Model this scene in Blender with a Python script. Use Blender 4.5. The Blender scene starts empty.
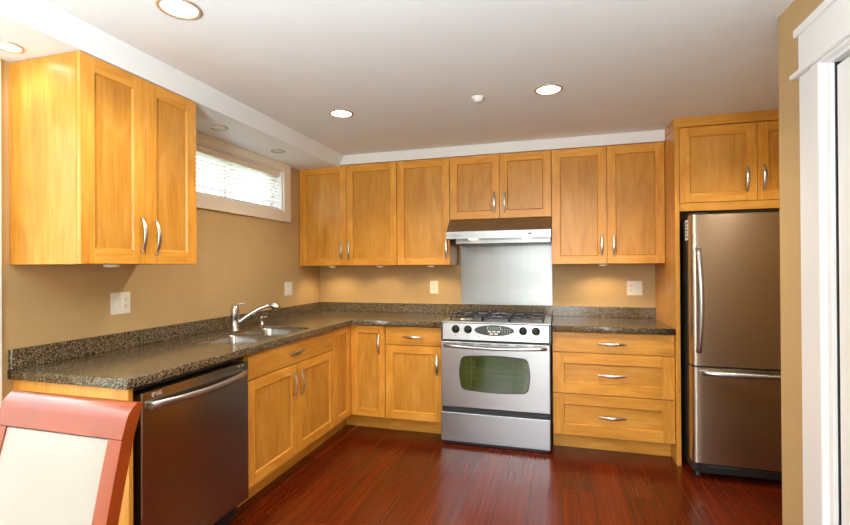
import bpy, bmesh, math, random
from mathutils import Vector, Matrix

random.seed(7)
S = bpy.context.scene
COL = S.collection
PI = math.pi

# ------------------------------------------------------------------ camera
CX, CY, CZ = 2.2453, -4.0587, 1.3417
YAW, PITCH, ROLL = 0.2818, 0.0031, -0.0065
cam_d = bpy.data.cameras.new('camera')
cam = bpy.data.objects.new('camera', cam_d)
COL.objects.link(cam)
cam_d.sensor_width = 36.0
cam_d.lens = 36.0 * 457.97 / 850.0
cam_d.shift_x = (425.0 - 423.77) / 850.0
cam_d.shift_y = (264.85 - 262.5) / 850.0
cam_d.clip_start = 0.05
fw = Vector((-math.sin(YAW), math.cos(YAW), 0))
rt = Vector((math.cos(YAW), math.sin(YAW), 0))
up = Vector((0, 0, 1))
f2 = fw * math.cos(PITCH) + up * math.sin(PITCH)
u2 = up * math.cos(PITCH) - fw * math.sin(PITCH)
r3 = rt * math.cos(ROLL) + u2 * math.sin(ROLL)
u3 = u2 * math.cos(ROLL) - rt * math.sin(ROLL)
M = Matrix((r3, u3, -f2)).transposed().to_4x4()
M.translation = Vector((CX, CY, CZ))
cam.matrix_world = M
S.camera = cam

# ------------------------------------------------------------------ view, world, daylight
S.view_settings.view_transform = 'Standard'
S.view_settings.look = 'None'
S.view_settings.gamma = 1.0
S.view_settings.use_curve_mapping = False
S.view_settings.exposure = 0.3
S.cycles.use_denoising = True
S.cycles.max_bounces = 10
S.cycles.diffuse_bounces = 6
S.cycles.glossy_bounces = 5
S.cycles.transparent_max_bounces = 12
S.cycles.sample_clamp_indirect = 6.0
S.cycles.caustics_reflective = False
S.cycles.caustics_refractive = False

world = bpy.data.worlds.new('sky')
S.world = world
world.use_nodes = True
bg = world.node_tree.nodes['Background']
bg.inputs[0].default_value = (0.93, 0.97, 1.0, 1)
WORLD_STRENGTH = 8.0
bg.inputs[1].default_value = WORLD_STRENGTH


def area(name, loc, rot, sx, sy, power, colr, portal=False):
    l = bpy.data.lights.new(name, 'AREA')
    l.shape = 'RECTANGLE'
    l.size, l.size_y = sx, sy
    l.energy = power
    l.color = colr
    if portal:
        l.cycles.is_portal = True
    o = bpy.data.objects.new(name, l)
    o.location = loc
    o.rotation_euler = rot
    COL.objects.link(o)
    return o


DOOR_X0, DOOR_X1, DOOR_Z1, BACK_Y = 0.75, 2.95, 2.12, -6.6
# daylight entering by the glazed garden door behind the camera and by the small window
area('garden_door_daylight', ((DOOR_X0 + DOOR_X1) / 2, BACK_Y - 0.02, DOOR_Z1 / 2), (PI / 2, 0, 0),
     DOOR_X1 - DOOR_X0, DOOR_Z1, 10, (1, 1, 1), portal=True)
area('garden_door_sunlight', (2.28, BACK_Y + 0.02, 1.10), (PI / 2, 0, 0), 1.15, 1.9, 56, (0.92, 0.96, 1.0))
area('side_door_daylight', (0.012, -3.72, 1.08), (0, -PI / 2, 0), 1.95, 1.6, 9, (0.88, 0.95, 1.0))
# added fill light behind the camera, no fixture: bounces off the white ceiling
area('ceiling_bounce_fill', (1.75, -4.75, 1.25), (PI, 0, 0), 0.5, 0.5, 162, (0.82, 0.92, 1.0))
area('window_daylight', (-0.16, -1.2, 2.0), (0, -PI / 2, 0), 0.36, 1.2, 10, (1, 1, 1), portal=True)

# ------------------------------------------------------------------ constants of the room
CEIL = 2.32
SOF = 2.225
PXF = 3.009          # inner face of the tall panel beside the fridge
RW = 3.10            # right-hand wall with the door
UD = 0.3706          # depth of the back wall cabinets
BD = 0.626           # depth of the base cabinets
CT = 0.912           # worktop height


# ------------------------------------------------------------------ mesh helpers
class MB:
    """collects shapes in world (or local) coordinates and links them as one mesh object"""

    def __init__(self):
        self.bm = bmesh.new()

    def _mi(self, faces, mi):
        for f in faces:
            f.material_index = mi

    def box(self, a, b, bev=0.0, mi=0, seg=1):
        x0, x1 = sorted((a[0], b[0])); y0, y1 = sorted((a[1], b[1])); z0, z1 = sorted((a[2], b[2]))
        vs = [self.bm.verts.new((x, y, z)) for x in (x0, x1) for y in (y0, y1) for z in (z0, z1)]
        idx = [(0, 1, 3, 2), (4, 6, 7, 5), (0, 4, 5, 1), (2, 3, 7, 6), (0, 2, 6, 4), (1, 5, 7, 3)]
        fs = [self.bm.faces.new([vs[i] for i in q]) for q in idx]
        self._mi(fs, mi)
        if bev > 0:
            es = list({e for f in fs for e in f.edges})
            r = bmesh.ops.bevel(self.bm, geom=es, offset=bev, segments=seg, profile=0.5, affect='EDGES', material=-1)
            self._mi(r['faces'], mi)
        return self

    def quad(self, pts, mi=0):
        f = self.bm.faces.new([self.bm.verts.new(p) for p in pts])
        f.material_index = mi
        return self

    def prism(self, poly, axis, lo, hi, mi=0, bev=0.0, seg=2):
        """poly: 2D points in the plane across `axis`; extruded from lo to hi"""
        def P(u, v, w):
            return {'x': (w, u, v), 'y': (u, w, v), 'z': (u, v, w)}[axis]
        n = len(poly)
        A = [self.bm.verts.new(P(u, v, lo)) for u, v in poly]
        B = [self.bm.verts.new(P(u, v, hi)) for u, v in poly]
        fs = [self.bm.faces.new(A), self.bm.faces.new(list(reversed(B)))]
        for i in range(n):
            j = (i + 1) % n
            fs.append(self.bm.faces.new((A[i], B[i], B[j], A[j])))
        self._mi(fs, mi)
        bmesh.ops.recalc_face_normals(self.bm, faces=fs)
        if bev > 0:
            es = list({e for f in fs for e in f.edges})
            r = bmesh.ops.bevel(self.bm, geom=es, offset=bev, segments=seg, profile=0.5, affect='EDGES', material=-1)
            self._mi(r['faces'], mi)
        return self

    def cyl(self, c0, c1, r0, r1=None, seg=24, mi=0, cap=True):
        return self.tube([c0, c1], [r0, r0 if r1 is None else r1], seg, mi, cap)

    def tube(self, pts, radii, seg=12, mi=0, cap=True, flat=(1.0, 1.0), upv=None):
        pts = [Vector(p) for p in pts]
        if not hasattr(radii, '__len__'):
            radii = [radii] * len(pts)
        rings = []
        prev = None
        for i, p in enumerate(pts):
            t = (pts[min(i + 1, len(pts) - 1)] - pts[max(i - 1, 0)]).normalized()
            if prev is None:
                ref = Vector(upv) if upv else (Vector((0, 0, 1)) if abs(t.z) < 0.9 else Vector((1, 0, 0)))
                n = (ref - t * ref.dot(t)).normalized()
            else:
                n = (prev - t * prev.dot(t)).normalized()
            prev = n
            b = t.cross(n)
            ring = []
            for k in range(seg):
                a = 2 * PI * k / seg
                ring.append(self.bm.verts.new(p + (n * math.cos(a) * flat[0] + b * math.sin(a) * flat[1]) * radii[i]))
            rings.append(ring)
        fs = []
        for i in range(len(rings) - 1):
            for k in range(seg):
                j = (k + 1) % seg
                fs.append(self.bm.faces.new((rings[i][k], rings[i][j], rings[i + 1][j], rings[i + 1][k])))
        if cap:
            fs.append(self.bm.faces.new(list(reversed(rings[0]))))
            fs.append(self.bm.faces.new(rings[-1]))
        self._mi(fs, mi)
        for f in fs:
            f.smooth = len(f.verts) == 4
        return self

    def lathe(self, prof, centre, axis='z', seg=32, mi=0, arc=None):
        """prof: list of (radius, height)"""
        rings = []
        c = Vector(centre)
        for r, h in prof:
            ring = []
            for k in range(seg):
                a = 2 * PI * k / seg
                x, y = r * math.cos(a), r * math.sin(a)
                v = {'z': (x, y, h), 'y': (x, h, y), 'x': (h, x, y)}[axis]
                ring.append(self.bm.verts.new(c + Vector(v)))
            rings.append(ring)
        fs = []
        for i in range(len(rings) - 1):
            for k in range(seg):
                j = (k + 1) % seg
                fs.append(self.bm.faces.new((rings[i][k], rings[i][j], rings[i + 1][j], rings[i + 1][k])))
        for rg in (rings[0], rings[-1]):
            fs.append(self.bm.faces.new(rg))
        self._mi(fs, mi)
        for f in fs:
            f.smooth = True
        return self

    def build(self, name, mats, parent=None, smooth=False, origin=None, recalc=True, kind=None):
        bmesh.ops.remove_doubles(self.bm, verts=self.bm.verts, dist=1e-6)
        if recalc:
            bmesh.ops.recalc_face_normals(self.bm, faces=self.bm.faces)
        if origin is not None:
            bmesh.ops.translate(self.bm, verts=self.bm.verts, vec=-Vector(origin))
        me = bpy.data.meshes.new(name)
        self.bm.to_mesh(me)
        self.bm.free()
        for m in (mats if isinstance(mats, (list, tuple)) else [mats]):
            me.materials.append(m)
        if smooth:
            for p in me.polygons:
                p.use_smooth = True
        o = bpy.data.objects.new(name, me)
        COL.objects.link(o)
        if parent is not None:
            o.parent = parent
        if origin is not None:
            o.location = origin
        if kind:
            o['kind'] = kind
        return o


def autosmooth(o, ang=35):
    me = o.data
    for p in me.polygons:
        p.use_smooth = True
    bm = bmesh.new(); bm.from_mesh(me)
    for e in bm.edges:
        if len(e.link_faces) == 2 and e.calc_face_angle(0) > math.radians(ang):
            e.smooth = False
    bm.to_mesh(me); bm.free()
    return o


def thing(name, label, cat, loc=(0, 0, 0), rz=0.0, group=None):
    o = bpy.data.objects.new(name, None)
    o.empty_display_size = 0.05
    o.location = loc
    o.rotation_euler = (0, 0, rz)
    COL.objects.link(o)
    return tag(o, label, cat, group)


def tag(o, label, cat, group=None):
    o['label'] = label
    o['category'] = cat
    if group:
        o['group'] = group
    return o


def structure(mb, name, mats, **k):
    return mb.build(name, mats, kind='structure', **k)


# ------------------------------------------------------------------ materials
def srgb(r, g, b):
    def f(c):
        c /= 255.0
        return c / 12.92 if c <= 0.04045 else ((c + 0.055) / 1.055) ** 2.4
    return (f(r), f(g), f(b), 1)


def newmat(name):
    m = bpy.data.materials.new(name)
    m.use_nodes = True
    nt = m.node_tree
    return m, nt, nt.nodes['Principled BSDF']


def N(nt, t, **k):
    n = nt.nodes.new(t)
    for a, v in k.items():
        setattr(n, a, v)
    return n


def ramp(nt, stops):
    r = N(nt, 'ShaderNodeValToRGB')
    e = r.color_ramp.elements
    while len(e) < len(stops):
        e.new(0.5)
    for el, (p, c) in zip(e, stops):
        el.position = p
        el.color = c
    return r


def plain(name, c, rough=0.5, metal=0.0, spec=0.5, bump=0.0, bscale=200, var=0.03, coat=0.0):
    """simple surface with a slight procedural variation in tone"""
    m, nt, b = newmat(name)
    tc = N(nt, 'ShaderNodeTexCoord')
    no = N(nt, 'ShaderNodeTexNoise')
    no.inputs['Scale'].default_value = 6.0
    no.inputs['Detail'].default_value = 3.0
    nt.links.new(tc.outputs['Object'], no.inputs['Vector'])
    lo = tuple(max(0, x * (1 - var)) for x in c[:3]) + (1,)
    hi = tuple(min(1, x * (1 + var)) for x in c[:3]) + (1,)
    r = ramp(nt, [(0.35, lo), (0.65, hi)])
    nt.links.new(no.outputs['Fac'], r.inputs['Fac'])
    nt.links.new(r.outputs['Color'], b.inputs['Base Color'])
    b.inputs['Roughness'].default_value = rough
    b.inputs['Metallic'].default_value = metal
    b.inputs['Specular IOR Level'].default_value = spec
    b.inputs['Coat Weight'].default_value = coat
    if bump > 0:
        n2 = N(nt, 'ShaderNodeTexNoise')
        n2.inputs['Scale'].default_value = bscale
        n2.inputs['Detail'].default_value = 2.0
        nt.links.new(tc.outputs['Object'], n2.inputs['Vector'])
        bp = N(nt, 'ShaderNodeBump')
        bp.inputs['Strength'].default_value = bump
        bp.inputs['Distance'].default_value = 0.002
        nt.links.new(n2.outputs['Fac'], bp.inputs['Height'])
        nt.links.new(bp.outputs['Normal'], b.inputs['Normal'])
    return m


def emit(name, c, s):
    m, nt, b = newmat(name)
    b.inputs['Base Color'].default_value = c
    b.inputs['Emission Color'].default_value = c
    b.inputs['Emission Strength'].default_value = s
    return m


def maple(name, axis, tint=1.0):
    """honey maple; grain runs along `axis` of the object"""
    m, nt, b = newmat(name)
    tc = N(nt, 'ShaderNodeTexCoord')
    oi = N(nt, 'ShaderNodeObjectInfo')
    geo = N(nt, 'ShaderNodeNewGeometry')
    off = N(nt, 'ShaderNodeVectorMath', operation='SCALE')
    off.inputs['Scale'].default_value = 37.0
    comb = N(nt, 'ShaderNodeCombineXYZ')
    nt.links.new(oi.outputs['Random'], comb.inputs['X'])
    nt.links.new(geo.outputs['Random Per Island'], comb.inputs['Y'])
    nt.links.new(oi.outputs['Random'], comb.inputs['Z'])
    nt.links.new(comb.outputs[0], off.inputs[0])
    add = N(nt, 'ShaderNodeVectorMath', operation='ADD')
    nt.links.new(tc.outputs['Object'], add.inputs[0])
    nt.links.new(off.outputs[0], add.inputs[1])
    mp = N(nt, 'ShaderNodeMapping')
    fine = {'x': (3.0, 60, 60), 'y': (60, 3.0, 60), 'z': (60, 60, 3.0)}[axis]
    mp.inputs['Scale'].default_value = fine
    nt.links.new(add.outputs[0], mp.inputs['Vector'])
    n1 = N(nt, 'ShaderNodeTexNoise')
    n1.inputs['Scale'].default_value = 1.6
    n1.inputs['Detail'].default_value = 5.0
    n1.inputs['Roughness'].default_value = 0.6
    nt.links.new(mp.outputs[0], n1.inputs['Vector'])
    mp2 = N(nt, 'ShaderNodeMapping')
    mp2.inputs['Scale'].default_value = {'x': (1.6, 7, 7), 'y': (7, 1.6, 7), 'z': (7, 7, 1.6)}[axis]
    nt.links.new(add.outputs[0], mp2.inputs['Vector'])
    n2 = N(nt, 'ShaderNodeTexNoise')
    n2.inputs['Scale'].default_value = 1.2
    n2.inputs['Detail'].default_value = 4.0
    n2.inputs['Distortion'].default_value = 1.6
    nt.links.new(mp2.outputs[0], n2.inputs['Vector'])
    mix = N(nt, 'ShaderNodeMath', operation='MULTIPLY_ADD')
    mix.inputs[1].default_value = 0.45
    nt.links.new(n1.outputs['Fac'], mix.inputs[0])
    half = N(nt, 'ShaderNodeMath', operation='MULTIPLY')
    half.inputs[1].default_value = 0.55
    nt.links.new(n2.outputs['Fac'], half.inputs[0])
    nt.links.new(half.outputs[0], mix.inputs[2])
    t = tint
    dk = (0.44 * t, 0.168 * t, 0.016 * t, 1)
    md = (0.60 * t, 0.264 * t, 0.035 * t, 1)
    lt = (0.70 * t, 0.355 * t, 0.070 * t, 1)
    r = ramp(nt, [(0.30, dk), (0.5, md), (0.70, lt)])
    nt.links.new(mix.outputs[0], r.inputs['Fac'])
    # piece to piece tone
    hsv = N(nt, 'ShaderNodeHueSaturation')
    vr = N(nt, 'ShaderNodeMapRange')
    vr.inputs['To Min'].default_value = 0.84
    vr.inputs['To Max'].default_value = 1.16
    nt.links.new(geo.outputs['Random Per Island'], vr.inputs['Value'])
    nt.links.new(vr.outputs[0], hsv.inputs['Value'])
    nt.links.new(r.outputs['Color'], hsv.inputs['Color'])
    nt.links.new(hsv.outputs['Color'], b.inputs['Base Color'])
    b.inputs['Roughness'].default_value = 0.33
    b.inputs['Specular IOR Level'].default_value = 0.36
    b.inputs['Coat Weight'].default_value = 0.12
    b.inputs['Coat Roughness'].default_value = 0.2
    return m


def steel(name, c, rough, axis='x', streak=0.10, metal=1.0, aniso=0.0):
    """brushed steel, brush lines running along `axis`"""
    m, nt, b = newmat(name)
    tc = N(nt, 'ShaderNodeTexCoord')
    mp = N(nt, 'ShaderNodeMapping')
    mp.inputs['Scale'].default_value = {'x': (1.5, 300, 300), 'y': (300, 1.5, 300), 'z': (300, 300, 1.5)}[axis]
    nt.links.new(tc.outputs['Object'], mp.inputs['Vector'])
    n = N(nt, 'ShaderNodeTexNoise')
    n.inputs['Scale'].default_value = 2.0
    n.inputs['Detail'].default_value = 3.0
    nt.links.new(mp.outputs[0], n.inputs['Vector'])
    r = ramp(nt, [(0.3, tuple(x * (1 - streak) for x in c[:3]) + (1,)), (0.7, tuple(min(1, x * (1 + streak)) for x in c[:3]) + (1,))])
    nt.links.new(n.outputs['Fac'], r.inputs['Fac'])
    nt.links.new(r.outputs['Color'], b.inputs['Base Color'])
    mr = N(nt, 'ShaderNodeMapRange')
    mr.inputs['To Min'].default_value = rough * 0.94
    mr.inputs['To Max'].default_value = rough * 1.06
    nt.links.new(n.outputs['Fac'], mr.inputs['Value'])
    nt.links.new(mr.outputs[0], b.inputs['Roughness'])
    b.inputs['Metallic'].default_value = metal
    if aniso > 0:
        # reflections smear across the brush lines (upright on level brushed fronts)
        tg = N(nt, 'ShaderNodeTangent', direction_type='RADIAL', axis='Z')
        nt.links.new(tg.outputs[0], b.inputs['Tangent'])
        b.inputs['Anisotropic'].default_value = aniso
        b.inputs['Anisotropic Rotation'].default_value = 0.25
    return m


def granite():
    m, nt, b = newmat('granite')
    tc = N(nt, 'ShaderNodeTexCoord')
    v = N(nt, 'ShaderNodeTexVoronoi')
    v.inputs['Scale'].default_value = 250.0
    nt.links.new(tc.outputs['Object'], v.inputs['Vector'])
    n = N(nt, 'ShaderNodeTexNoise')
    n.inputs['Scale'].default_value = 95.0
    n.inputs['Detail'].default_value = 4.0
    n.inputs['Roughness'].default_value = 0.7
    nt.links.new(tc.outputs['Object'], n.inputs['Vector'])
    sep = N(nt, 'ShaderNodeSeparateColor')
    nt.links.new(v.outputs['Color'], sep.inputs[0])
    mx = N(nt, 'ShaderNodeMath', operation='MULTIPLY_ADD')
    mx.inputs[1].default_value = 0.55
    nt.links.new(sep.outputs[0], mx.inputs[0])
    h = N(nt, 'ShaderNodeMath', operation='MULTIPLY')
    h.inputs[1].default_value = 0.45
    nt.links.new(n.outputs['Fac'], h.inputs[0])
    nt.links.new(h.outputs[0], mx.inputs[2])
    r = ramp(nt, [(0.22, (0.008, 0.006, 0.004, 1)), (0.38, (0.045, 0.030, 0.016, 1)), (0.55, (0.125, 0.084, 0.043, 1)),
                  (0.70, (0.22, 0.16, 0.09, 1)), (0.86, (0.42, 0.34, 0.22, 1))])
    nt.links.new(mx.outputs[0], r.inputs['Fac'])
    nt.links.new(r.outputs['Color'], b.inputs['Base Color'])
    b.inputs['Roughness'].default_value = 0.16
    b.inputs['Specular IOR Level'].default_value = 0.5
    return m


def cherry_floor():
    m, nt, b = newmat('cherry_planks')
    tc = N(nt, 'ShaderNodeTexCoord')
    sep = N(nt, 'ShaderNodeSeparateXYZ')
    nt.links.new(tc.outputs['Object'], sep.inputs[0])
    cb = N(nt, 'ShaderNodeCombineXYZ')
    ax = N(nt, 'ShaderNodeMath', operation='ADD'); ax.inputs[1].default_value = -1.545 + 0.18 * 40
    nt.links.new(sep.outputs['X'], ax.inputs[0])
    ay = N(nt, 'ShaderNodeMath', operation='ADD'); ay.inputs[1].default_value = 20.3
    nt.links.new(sep.outputs['Y'], ay.inputs[0])
    nt.links.new(ay.outputs[0], cb.inputs['X'])
    nt.links.new(ax.outputs[0], cb.inputs['Y'])
    br = N(nt, 'ShaderNodeTexBrick')
    br.offset = 0.37
    br.offset_frequency = 2
    br.inputs['Scale'].default_value = 1.0
    br.inputs['Brick Width'].default_value = 1.15
    br.inputs['Row Height'].default_value = 0.18
    br.inputs['Mortar Size'].default_value = 0.0016
    br.inputs['Mortar Smooth'].default_value = 0.2
    br.inputs['Color1'].default_value = (0, 0, 0, 1)
    br.inputs['Color2'].default_value = (1, 1, 1, 1)
    br.inputs['Mortar'].default_value = (0.5, 0.5, 0.5, 1)
    nt.links.new(cb.outputs[0], br.inputs['Vector'])
    bw = N(nt, 'ShaderNodeRGBToBW')
    nt.links.new(br.outputs['Color'], bw.inputs[0])
    # ribbon grain along y, shifted per plank
    sh = N(nt, 'ShaderNodeCombineXYZ')
    k = N(nt, 'ShaderNodeMath', operation='MULTIPLY'); k.inputs[1].default_value = 31.0
    nt.links.new(bw.outputs[0], k.inputs[0])
    nt.links.new(k.outputs[0], sh.inputs['Y']); nt.links.new(k.outputs[0], sh.inputs['Z'])
    add = N(nt, 'ShaderNodeVectorMath', operation='ADD')
    nt.links.new(tc.outputs['Object'], add.inputs[0]); nt.links.new(sh.outputs[0], add.inputs[1])
    mp = N(nt, 'ShaderNodeMapping'); mp.inputs['Scale'].default_value = (80, 0.9, 1)
    nt.links.new(add.outputs[0], mp.inputs['Vector'])
    n = N(nt, 'ShaderNodeTexNoise'); n.inputs['Scale'].default_value = 1.0; n.inputs['Detail'].default_value = 4.0
    n.inputs['Roughness'].default_value = 0.55
    nt.links.new(mp.outputs[0], n.inputs['Vector'])
    r = ramp(nt, [(0.22, (0.058, 0.006, 0.0010, 1)), (0.5, (0.112, 0.0120, 0.0018, 1)), (0.80, (0.17, 0.022, 0.003, 1))])
    nt.links.new(n.outputs['Fac'], r.inputs['Fac'])
    hsv = N(nt, 'ShaderNodeHueSaturation')
    vr = N(nt, 'ShaderNodeMapRange'); vr.inputs['To Min'].default_value = 0.72; vr.inputs['To Max'].default_value = 1.18
    nt.links.new(bw.outputs[0], vr.inputs['Value'])
    nt.links.new(vr.outputs[0], hsv.inputs['Value'])
    nt.links.new(r.outputs['Color'], hsv.inputs['Color'])
    mix = N(nt, 'ShaderNodeMix', data_type='RGBA')
    nt.links.new(br.outputs['Fac'], mix.inputs['Factor'])
    nt.links.new(hsv.outputs['Color'], mix.inputs[6])
    mix.inputs[7].default_value = (0.03, 0.008, 0.004, 1)
    nt.links.new(mix.outputs[2], b.inputs['Base Color'])
    mr = N(nt, 'ShaderNodeMapRange'); mr.inputs['To Min'].default_value = 0.23; mr.inputs['To Max'].default_value = 0.26
    nt.links.new(n.outputs['Fac'], mr.inputs['Value'])
    nt.links.new(mr.outputs[0], b.inputs['Roughness'])
    b.inputs['Specular IOR Level'].default_value = 0.3
    return m


def glass_pane(name, tint=(1, 1, 1, 1), gloss=0.08):
    m = bpy.data.materials.new(name)
    m.use_nodes = True
    nt = m.node_tree
    nt.nodes.remove(nt.nodes['Principled BSDF'])
    out = nt.nodes['Material Output']
    tr = N(nt, 'ShaderNodeBsdfTransparent'); tr.inputs[0].default_value = tint
    gl = N(nt, 'ShaderNodeBsdfGlossy'); gl.inputs['Roughness'].default_value = 0.02
    mx = N(nt, 'ShaderNodeMixShader')
    lw = N(nt, 'ShaderNodeLayerWeight'); lw.inputs['Blend'].default_value = 0.5
    pw = N(nt, 'ShaderNodeMath', operation='POWER'); pw.inputs[1].default_value = 5.0
    ma = N(nt, 'ShaderNodeMath', operation='MULTIPLY_ADD'); ma.inputs[1].default_value = 0.9; ma.inputs[2].default_value = 0.03
    nt.links.new(lw.outputs['Facing'], pw.inputs[0]); nt.links.new(pw.outputs[0], ma.inputs[0])
    nt.links.new(ma.outputs[0], mx.inputs[0])
    nt.links.new(tr.outputs[0], mx.inputs[1]); nt.links.new(gl.outputs[0], mx.inputs[2])
    nt.links.new(mx.outputs[0], out.inputs['Surface'])
    return m


def leaf_mat(name, c0, c1):
    m, nt, b = newmat(name)
    tc = N(nt, 'ShaderNodeTexCoord')
    n = N(nt, 'ShaderNodeTexNoise'); n.inputs['Scale'].default_value = 7.0; n.inputs['Detail'].default_value = 5.0
    nt.links.new(tc.outputs['Object'], n.inputs['Vector'])
    r = ramp(nt, [(0.35, c0), (0.65, c1)])
    nt.links.new(n.outputs['Fac'], r.inputs['Fac'])
    nt.links.new(r.outputs['Color'], b.inputs['Base Color'])
    b.inputs['Roughness'].default_value = 0.7
    return m


MV = maple('maple_upright_grain', 'z')
MH = maple('maple_level_grain', 'x')
MP = maple('maple_panel', 'z', 1.0)
MAPLE = [MV, MH, MP]
WALL = plain('tan_wall_paint', srgb(188, 158, 110), 0.55, spec=0.3, bump=0.05, bscale=180, var=0.02)
CEILM = plain('white_ceiling_paint', srgb(229, 236, 238), 0.8, spec=0.2, var=0.01)
WHITE = plain('white_gloss_paint', srgb(232, 232, 230), 0.35, spec=0.4, var=0.008)
CREAMTRIM = plain('cream_window_paint', srgb(232, 222, 204), 0.4, spec=0.4, var=0.01)
PLASTIC = plain('white_plastic', srgb(232, 228, 216), 0.35, var=0.01)
BLIND = plain('white_blind_slat', srgb(238, 238, 236), 0.45, var=0.01)
GRAN = granite()
FLOOR = cherry_floor()
NICKEL = steel('brushed_nickel', (0.68, 0.64, 0.58, 1), 0.28, 'z', 0.05)
STEEL = steel('brushed_steel', (0.47, 0.475, 0.49, 1), 0.32, 'x', 0.07)
STEELV = steel('brushed_steel_upright', (0.36, 0.355, 0.35, 1), 0.38, 'z', 0.07, aniso=0.7)
STEELF = steel('fridge_steel', (0.47, 0.40, 0.32, 1), 0.30, 'x', 0.02, aniso=0.75)  # brown of the reflected tan and red surroundings is put into the colour
SINKS = steel('sink_steel', (0.40, 0.39, 0.37, 1), 0.24, 'x', 0.05)
CHROME = plain('faucet_chrome', (0.62, 0.61, 0.59, 1), 0.22, metal=1.0, var=0.02)
BLACK = plain('black_plastic', (0.012, 0.012, 0.013, 1), 0.45, var=0.05)
IRON = plain('black_cast_iron', (0.02, 0.02, 0.022, 1), 0.5, var=0.05)
GREY = plain('blue_grey_vent_metal', srgb(150, 165, 180), 0.4, metal=0.3, var=0.03)
DARK = plain('dark_recess', (0.02, 0.02, 0.02, 1), 0.7, var=0.02)
OVENGLASS = plain('dark_oven_glass', (0.028, 0.052, 0.010, 1), 0.06, spec=0.9, var=0.05, coat=0.6)
PANELGREY = plain('grey_control_panel', srgb(62, 66, 68), 0.3, var=0.03)
LCD = plain('display_green_grey', srgb(110, 128, 122), 0.2, var=0.03)
INK = plain('dark_ink', (0.05, 0.05, 0.05, 1), 0.6)
WINK = plain('white_ink', (0.75, 0.75, 0.73, 1), 0.5)
BRASS = plain('warm_lamp_trim', srgb(212, 192, 160), 0.35, metal=0.6, var=0.04)
CHERRY = plain('chair_cherry_wood', srgb(136, 54, 12), 0.24, spec=0.6, var=0.12, coat=0.25)
LEATHER = plain('cream_leather', srgb(164, 157, 146), 0.45, spec=0.4, bump=0.06, bscale=260, var=0.012)
LAMP_ON = emit('lamp_glow', (1.0, 0.92, 0.78, 1), 14.0)
LAMP_DIM = plain('frosted_lamp', srgb(214, 210, 190), 0.4, var=0.02)

# ------------------------------------------------------------------ the setting
structure(MB().box((-0.3, BACK_Y - 0.15, -0.1), (4.2, 0.15, 0.0)), 'floor', FLOOR)
structure(MB().box((-0.3, BACK_Y - 0.15, CEIL), (4.2, 0.15, CEIL + 0.12)), 'ceiling', CEILM)
structure(MB().box((-0.15, 0.0, 0.0), (4.2, 0.15, CEIL)), 'wall_back', WALL)

# left wall with the window opening
WY0, WY1, WZ0, WZ1 = -1.82, -0.635, 1.818, 2.165
LW = MB()
SD0, SD1, SDZ = -4.55, -2.87, 2.08      # glazed side door, just outside the left edge of the view
LW.box((-0.15, BACK_Y, 0), (0, SD0, CEIL))
LW.box((-0.15, SD1, 0), (0, WY0, CEIL))
LW.box((-0.15, SD0, SDZ), (0, SD1, CEIL))
LW.box((-0.15, WY1, 0), (0, 0.0, CEIL))
LW.box((-0.15, WY0, 0), (0, WY1, WZ0))
LW.box((-0.15, WY0, WZ1), (0, WY1, CEIL))
structure(LW, 'wall_left', WALL)

# dropped soffit along the left wall and the white band over the back cabinets
structure(MB().prism([(0.0, SOF), (0.41, SOF), (0.455, CEIL), (0.0, CEIL)], 'y', -6.5, -0.002), 'ceiling_soffit', CEILM)
structure(MB().box((0.40, -0.388, 2.2395), (PXF - 0.002, -0.002, CEIL)), 'trim_1', WHITE)
# white upright at the end of the left wall
structure(MB().box((0.001, SD1 + 0.001, 0), (0.022, -2.711, SOF - 0.001), 0.003), 'trim_2', WHITE)

# right side: alcove wall, return wall and the wall with the white door
structure(MB().box((4.02, -1.95, 0), (4.15, 0, CEIL)), 'wall_alcove', WALL)
RY = -1.915
structure(MB().box((RW, RY - 0.11, 0), (4.15, RY, CEIL)), 'wall_return', WALL)
DY0, DY1, DZ = -3.15, -2.286, 1.985        # door opening
RWB = MB()
RWB.box((RW, BACK_Y, 0), (RW + 0.11, DY0 - 0.024, CEIL))
RWB.box((RW, DY1 + 0.024, 0), (RW + 0.11, RY - 0.11, CEIL))
RWB.box((RW, DY0 - 0.024, DZ + 0.012), (RW + 0.11, DY1 + 0.024, CEIL))
structure(RWB, 'wall_right', WALL)
# rear wall with the glazed garden door
BW = MB()
BW.box((-0.15, BACK_Y - 0.12, 0), (DOOR_X0, BACK_Y, CEIL))
BW.box((DOOR_X1, BACK_Y - 0.12, 0), (4.15, BACK_Y, CEIL))
BW.box((DOOR_X0, BACK_Y - 0.12, DOOR_Z1), (DOOR_X1, BACK_Y, CEIL))
structure(BW, 'wall_rear', WALL)

# garden door: frame, two leaves, panes
gd = thing('door_2', 'white framed glass sliding door to the garden', 'door', ((DOOR_X0 + DOOR_X1) / 2, BACK_Y - 0.06, 0))
gd['kind'] = 'structure'
w2 = (DOOR_X1 - DOOR_X0) / 2
m = MB()
for a in (-w2, w2 - 0.05):
    m.box((a, -0.05, 0), (a + 0.05, 0.05, DOOR_Z1))
m.box((-w2 + 0.05, -0.05, DOOR_Z1 - 0.05), (w2 - 0.05, 0.05, DOOR_Z1))
m.box((-w2 + 0.05, -0.05, 0), (w2 - 0.05, 0.05, 0.03))
m.box((-0.04, -0.03, 0.03), (0.04, 0.03, DOOR_Z1 - 0.05))
m.build('frame', WHITE, gd)
MB().box((-w2 + 0.05, -0.004, 0.03), (-0.04, 0.004, DOOR_Z1 - 0.05)).build('pane', glass_pane('clear_glass'), gd)
MB().box((0.04, -0.004, 0.03), (w2 - 0.05, 0.004, DOOR_Z1 - 0.05)).build('pane', bpy.data.materials['clear_glass'], gd)

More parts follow.
